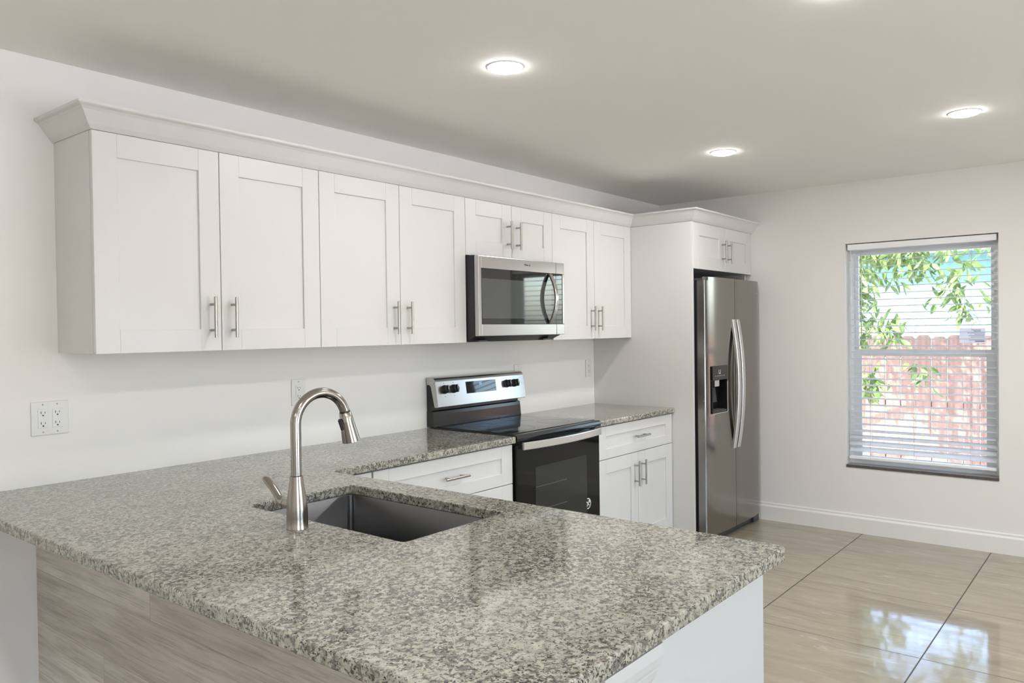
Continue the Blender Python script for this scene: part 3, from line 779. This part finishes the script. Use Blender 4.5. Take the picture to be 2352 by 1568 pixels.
# ------------------------------------------------------------------ microwave
mw = thing('microwave', (.378, -.19, 1.36), 'stainless over-the-range microwave between the wall cabinets', 'microwave')
mx0, mx1, mf = .003, .754, -.388
MB().prism([(-.003, 1.362), (-.30, 1.362), (-.355, 1.386), (-.359, 1.390), (-.359, 1.803), (-.003, 1.803)], 'x', mx0, mx1).build('body', M['black_matte'], mw, 'black housing')
xd = .6775
dq = MB()
gx0, gx1, gz0, gz1 = .0265, .7395, 1.450, 1.737
dq.box(mx0, gx0, mf, -.361, 1.389, 1.801, .003).box(gx0 - .001, xd - .001, mf, -.361, gz1, 1.801, .003).box(gx0 - .001, xd - .001, mf, -.361, 1.389, gz0, .003)
md = dq.build('door', M['steel_h'], mw, 'brushed steel door frame')
gl = MB().box(gx0 + .0005, xd - .0008, mf + .003, -.363, gz0 + .0005, gz1 - .0005, .001, 1).build('door_glass', M['mirror_glass'], md)
MB().box(gx0 + .006, .63, mf + .0024, mf + .0031, gz0 + .03, gz1 - .052).build('door_screen', M['screen'], gl)
q = MB().box(xd + .001, mx1 + .003, mf, -.361, gz1, 1.801, .003).box(xd + .001, mx1 + .003, mf, -.361, 1.389, gz0, .003).box(gx1, mx1 + .003, mf, -.361, gz0 - .001, gz1 + .001, .003)
cpn = q.build('control_frame', M['steel_h'], mw, 'brushed steel frame beside the door')
MB().box(xd + .0008, gx1 - .0005, mf + .003, -.363, gz0 + .0005, gz1 - .0005, .001, 1).build('control_glass', M['mirror_glass'], cpn)
rings = []
for i in range(25):
    u = i / 24; z = 1.452 + .282 * u; bow = .046 * (1 - (2 * u - 1) ** 2); y = mf - .001 - bow
    rings.append([(.600, y + .004, z), (.600, y - .006, z), (.603, y - .009, z), (.622, y - .009, z), (.625, y - .006, z), (.625, y + .004, z)])
MB().rings(rings, True, False).build('handle', M['steel_h'], md, 'bowed brushed steel handle')
text_mesh('logo', 'Whirlpool', .013, M['dark_grey'], md, Matrix.Translation((.409, mf - .0003, 1.772)) @ FRONT, .0003)
q = MB(); pts = []
for i in range(13):
    a = i / 12; pts.append((.400 + .02 * math.sin(a * PI * 1.2), mf - .0005, 1.762 + .022 * a))
q.tube(pts, .0008, 6); q.build('logo_swirl', M['silver'], md)
MB().box(.05, .70, -.29, -.06, 1.358, 1.3625).build('vent_grille', M['dark_grey'], mw)
for x in (.06, .62): MB().box(x, x + .07, -.335, -.30, 1.360, 1.3665).build('lamp_cover', M['dark_grey'], mw)

# ------------------------------------------------------------------ refrigerator
rf = thing('refrigerator', (2.14, -.42, 0), 'stainless side-by-side refrigerator with water dispenser in the alcove', 'refrigerator')
q0, q1, qs = 1.692, 2.592, 2.1165
MB().box(q0 + .004, q1 - .004, -.752, -.03, .035, 1.722, .004).build('case', M['dark_grey'], rf)
MB().box(q0 + .006, q1 - .006, -.772, -.752, .075, 1.716).build('door_gasket', M['black_matte'], rf)
def yfr(x):
    d = min(x - q0, q1 - x); return -.824 - .024 * (1 - math.exp(-d / .105))
def fdoor(x0, x1, name, hole=None):
    def prof(xa, xb, n=18):
        P = []
        for i in range(n + 1):
            x = xa + (xb - xa) * i / n; y = yfr(x)
            e_ = min(x - x0, x1 - x)
            if e_ < .004: y += .003 * (1 - e_ / .004)
            P.append((x, y))
        return P + [(xb, -.773), (xa, -.773)]
    q = MB()
    ZB_, ZT_ = .062, 1.722
    if not hole:
        q.prism(prof(x0, x1), 'z', ZB_, ZT_, 0, False)
    else:
        hx0, hx1, hz0, hz1 = hole
        q.prism(prof(x0, hx0, 10), 'z', ZB_, ZT_); q.prism(prof(hx1, x1, 10), 'z', ZB_, ZT_)
        q.prism(prof(hx0, hx1, 10), 'z', ZB_, hz0); q.prism(prof(hx0, hx1, 10), 'z', hz1, ZT_)
    # raised front skin above the slab top
    pr_ = [(x, y) for x, y in prof(x0, x1)[:-2]]
    q.prism(pr_ + [(x, y + .010) for x, y in pr_[::-1]], 'z', ZT_, 1.744)
    o = q.build(name, M['steel_v'], rf)
    for p in o.data.polygons: p.use_smooth = abs(p.normal.z) < .5 and p.normal.y < -.9
    return o
HO = (1.757, 1.984, .856, 1.166)
fz = fdoor(q0, qs - .002, 'freezer_door', HO)
rd = fdoor(qs + .002, q1, 'fridge_door')
for dr_, xa, xb, in ((fz, 2.058, 2.106), (rd, 2.128, 2.176)):
    rings = []
    for i in range(31):
        u = i / 30; z = .598 + .872 * u; bow = .040 * (1 - (2 * u - 1) ** 2); y = -.851 - bow
        rings.append([(xa, y + .012, z), (xa, y - .002, z), (xa + .004, y - .005, z), (xb - .004, y - .005, z), (xb, y - .002, z), (xb, y + .012, z)])
    MB().rings(rings, True, False).build('handle', M['silver'], dr_, 'tall bowed metal handle')
    for z in (.606, 1.45): MB().box(xa + .008, xb - .008, -.856, -.842, z, z + .018).build('handle_mount', M['dark_grey'], dr_)
# dispenser
dy = -.8435
dpn = MB().box(HO[0] + .001, HO[1] - .001, dy - .002, -.80, 1.072, HO[3] - .001, .002).build('dispenser_panel', M['black_gloss'], fz, 'black dispenser control panel')
q = MB().box(HO[0] + .001, HO[0] + .006, dy, -.775, HO[2] + .001, 1.071).box(HO[1] - .006, HO[1] - .001, dy, -.775, HO[2] + .001, 1.071)
q.box(HO[0] + .006, HO[1] - .006, -.779, -.775, HO[2] + .001, 1.071).box(HO[0] + .006, HO[1] - .006, dy, -.779, HO[2] + .001, HO[2] + .018, .002)
q.build('dispenser_recess', M['black'], fz)
MB().box(1.83, 1.90, -.828, -.80, 1.028, 1.071, .004).build('dispenser_spout', M['silver'], fz)
MB().prism([(-.786, 1.02), (-.790, .93), (-.812, .925), (-.800, 1.02)], 'x', 1.835, 1.895).build('dispenser_paddle', M['black_matte'], fz)
MB().box(1.80, 1.95, dy + .004, -.79, HO[2] + .018, HO[2] + .021).build('drip_tray', M['dark_grey'], fz)
MB().tube([(HO[1] + .001, dy - .004, 1.06), (HO[1] + .001, dy - .004, HO[2] + .006), (HO[1] - .006, dy - .004, HO[2] - .001), (HO[0] + .01, dy - .001, HO[2] - .001)], .0022, 8).build('dispenser_trim', M['silver'], fz)
for x in (1.80, 1.825, 1.85, 1.875, 1.90, 1.93): MB().box(x, x + .006, dy - .0026, dy - .002, 1.098, 1.102).build('panel_icon', M['badge_white'], fz)
q = MB()
q.box(1.852, 1.855, dy - .0026, dy - .002, 1.115, 1.140).box(1.876, 1.879, dy - .0026, dy - .002, 1.115, 1.140).box(1.855, 1.876, dy - .0026, dy - .002, 1.113, 1.117)
q.build('panel_icon', M['badge_white'], fz)
text_mesh('logo', 'Whirlpool', .014, M['silver'], rd, Matrix.Translation((2.525, yfr(2.525) - .001, 1.662)) @ Matrix.Rotation(-.05, 4, 'Z') @ FRONT, .0004)
MB().box(q0 + .02, q1 - .05, -.79, -.752, .004, .050, .003).build('kick_grille', M['dark_grey'], rf)
MB().box(2.50, 2.600, -.812, -.775, .001, .052, .004).build('hinge_foot', M['dark_grey'], rf)
MB().box(2.535, 2.585, -.815, -.785, .0525, .0615, .002).build('hinge', M['dark_grey'], rf)
MB().box(1.70, 1.755, -.815, -.745, 1.7235, 1.735, .003).build('hinge_cover', M['dark_grey'], rf)

# ------------------------------------------------------------------ outlets
def outlet(xc, zc_, label, gangs=1):
    w = .0735 if gangs == 1 else .1215; hh = .119
    t = thing('wall_outlet', (xc, 0, zc_), label, 'outlet', 'white wall outlets above the counter')
    MB().box(xc - w / 2, xc + w / 2, -.006, -.0005, zc_ - hh / 2, zc_ + hh / 2, .003).build('cover_plate', M['plate'], t)
    for g in range(gangs):
        gx = xc if gangs == 1 else xc + (-.0235 if g == 0 else .0235)
        r = MB().box(gx - .0168, gx + .0168, -.0078, -.006, zc_ - .0335, zc_ + .0335, .0008, 1).build('receptacle', M['plate'], t)
        for dz in (.0165, -.0205):
            MB().box(gx - .0075, gx - .0055, -.0082, -.0076, zc_ + dz, zc_ + dz + .0085).build('socket_slot', M['slot'], r)
            MB().box(gx + .0055, gx + .0073, -.0082, -.0076, zc_ + dz + .001, zc_ + dz + .0075).build('socket_slot', M['slot'], r)
            MB().lathe([(.0027, -.0076), (.0027, -.0082)], (gx, 0, zc_ + dz - .0055), 'y', 14).build('ground_hole', M['slot'], r)
        for dz in (.0485, -.0485):
            q = MB().lathe([(.0028, -.006), (.0026, -.0070), (.0005, -.0072)], (gx, 0, zc_ + dz), 'y', 14)
            q.build('plate_screw', M['screw'], t)
    return t
outlet(-1.862, 1.1295, 'white double-gang outlet on the wall at far left', 2)
outlet(-.816, 1.1465, 'white wall outlet behind the faucet arch')
outlet(.797, 1.1445, 'white wall outlet half hidden behind the range control panel')
outlet(1.587, 1.1445, 'white wall outlet in the corner by the tall panel')

# ------------------------------------------------------------------ outside
GZ = -.30
o = MB().box(-30, 40, -40, 30, GZ - .2, GZ).build('ground', M['concrete']); struct(o)
XF = 5.9; fz_top = 1.30
fe = thing('fence', (XF, -1.5, GZ), 'reddish brown wooden picket fence outside the window', 'fence')
y = -7.0; k = 0
while y < 4.0:
    w = .138; hgt = fz_top + random.uniform(-.012, .012)
    pr_ = [(y, GZ + .02), (y + w, GZ + .02), (y + w, hgt - .03), (y + w - .03, hgt), (y + .03, hgt), (y, hgt - .03)]
    MB().prism(pr_, 'x', XF, XF + .018).build('picket', M['fence'], fe); y += w + random.uniform(.004, .012); k += 1
for z in (.0, .55, 1.08): MB().box(XF + .019, XF + .06, -7, 4, z, z + .09).build('fence_rail', M['fence'], fe)
hs = thing('house', (12, 0, GZ), 'pale teal neighbouring house beyond the fence', 'house')
MB().box(11.5, 17, -3.0, 2.4, GZ, 2.75).build('house_wall', M['teal'], hs)
MB().prism([(11.0, 2.70), (14.2, 4.0), (17.5, 2.70), (17.5, 2.60), (11.0, 2.60)], 'y', -3.4, 2.9).build('house_roof', M['roof'], hs)
# tree: trunk, branches, foliage
tr = thing('tree', (4.75, .35, GZ), 'leafy green tree hanging over the fence outside the window', 'tree')
MB().tube([(4.75, .35, GZ - .05), (4.78, .30, .6), (4.72, .25, 1.5), (4.8, .1, 2.4), (4.7, .0, 3.6)], [.13, .11, .10, .08, .05], 14).build('trunk', M['bark'], tr)
brs = [[(4.75, .05, 2.9), (4.5, -.8, 3.3), (4.5, -1.8, 3.5), (4.6, -2.8, 3.5)], [(4.7, 0, 3.2), (5.1, -.7, 3.7), (5.2, -1.6, 3.9), (5.1, -2.6, 3.8)],
       [(4.74, .24, 1.55), (4.6, -.25, 1.95), (4.55, -.8, 2.25), (4.6, -1.3, 2.2), (4.7, -1.75, 2.0)], [(4.77, .2, 1.9), (4.9, -.4, 2.5), (4.9, -1.1, 2.75), (4.8, -1.9, 2.7)],
       [(4.74, .26, 1.2), (4.6, -.2, 1.45), (4.55, -.6, 1.55), (4.6, -.95, 1.45)], [(4.77, .3, .5), (4.65, -.2, .75), (4.6, -.7, .98), (4.65, -1.05, .95)],
       [(4.75, .1, 2.3), (5.3, -.3, 2.9), (5.6, -1.0, 3.1), (5.6, -1.8, 2.9)]]
for bpts in brs:
    MB().tube(bpts, [.035, .024, .016, .010, .006][:len(bpts)] if len(bpts) == 5 else [.03, .02, .012, .006], 8).build('branch', M['bark'], tr)
def leaf(t, p, d, ln, wd):
    d = d.normalized(); sd = d.cross(Vector((random.uniform(-1, 1), random.uniform(-1, 1), .4))).normalized()
    nm = sd.cross(d)
    st = [(0, .0, 0), (.25, .8, .03), (.55, 1.0, .0), (.8, .6, -.05), (1.0, 0.02, -.12)]
    Lf, Rg, Md = [], [], []
    for s_, w_, bb in st:
        c = p + d * ln * s_ + nm * ln * bb
        Lf.append(t.verts.new(c + sd * wd * w_ * .5 + nm * wd * .12 * w_)); Rg.append(t.verts.new(c - sd * wd * w_ * .5 + nm * wd * .12 * w_)); Md.append(t.verts.new(c))
    for i in range(4):
        t.faces.new((Lf[i], Lf[i + 1], Md[i + 1], Md[i])); t.faces.new((Md[i], Md[i + 1], Rg[i + 1], Rg[i]))
t_ = bmesh.new()
def cluster(c, n, rad, drop=.5):
    for _ in range(n):
        o_ = Vector((random.gauss(0, 1), random.gauss(0, 1), random.gauss(0, 1))) * rad
        d = Vector((random.uniform(-.8, .8), random.uniform(-.8, .8), -random.uniform(.3, 1.3) * drop - .2))
        leaf(t_, Vector(c) + o_, d, random.uniform(.09, .17), random.uniform(.03, .05))
for c, n, rad in (((4.55, -.9, 2.10), 150, .16), ((4.55, -1.2, 2.20), 140, .15), ((4.6, -1.45, 2.05), 90, .12), ((4.5, -.95, 1.75), 70, .10), ((4.55, -.85, 1.55), 90, .11),
                  ((4.6, -.95, 1.38), 70, .09), ((4.6, -1.25, 1.40), 40, .08), ((4.7, -1.75, 1.80), 60, .09), ((4.7, -1.8, 1.58), 30, .07), ((4.8, -1.9, 2.45), 60, .16),
                  ((4.9, -1.2, 2.6), 120, .22), ((4.9, -.6, 2.5), 120, .22), ((4.55, -.5, 1.9), 100, .18), ((4.65, -1.02, .90), 60, .08), ((4.62, -.85, .75), 40, .08), ((4.7, -1.45, 1.02), 22, .05),
                  ((5.5, -1.2, 3.0), 160, .3), ((5.6, -2.0, 2.9), 120, .28), ((5.3, -.2, 2.9), 160, .3), ((4.7, .1, 3.4), 200, .35), ((5.2, -.75, 2.15), 260, .22), ((5.2, -.9, 2.5), 200, .22), ((5.1, -.75, 1.75), 120, .15), ((5.2, -1.3, 2.6), 120, .2), ((4.6, -.1, 2.3), 120, .2)):
    cluster(c, n, rad)
for _ in range(44):
    cluster((random.uniform(3.9, 5.6), random.uniform(-3.2, .6), random.uniform(2.75, 4.4)), 48, .21)
q = MB(); q.bm.free(); q.bm = t_
fo = q.build('foliage', M['leaf'], tr); fo['kind'] = 'stuff'
t2 = thing('tree', (7.6, 2.6, GZ), 'broad dark green tree rising behind the fence', 'tree')
MB().tube([(7.6, 2.6, GZ - .05), (7.55, 2.5, 1.0), (7.6, 2.2, 2.2), (7.5, 1.6, 3.4), (7.4, .8, 4.4)], [.17, .14, .12, .09, .05], 14).build('trunk', M['bark'], t2)
for bp_ in ([(7.58, 2.3, 2.0), (7.5, 1.2, 2.9), (7.5, 0, 3.3), (7.4, -1.2, 3.5), (7.4, -2.6, 3.6)], [(7.52, 1.7, 3.3), (7.9, .6, 4.2), (8.0, -.8, 4.7), (7.9, -2.2, 4.8), (7.8, -3.2, 4.8)]):
    MB().tube(bp_, [.09, .07, .05, .03, .012], 10).build('branch', M['bark'], t2)
t_ = bmesh.new()
for _ in range(75):
    c = (random.uniform(6.9, 8.2), random.uniform(-4.2, 2.6), random.uniform(2.55, 5.4))
    cluster(c, 42, .28)
q = MB(); q.bm.free(); q.bm = t_
fo = q.build('foliage', M['leaf'], t2); fo['kind'] = 'stuff'
bpy.context.view_layer.update()
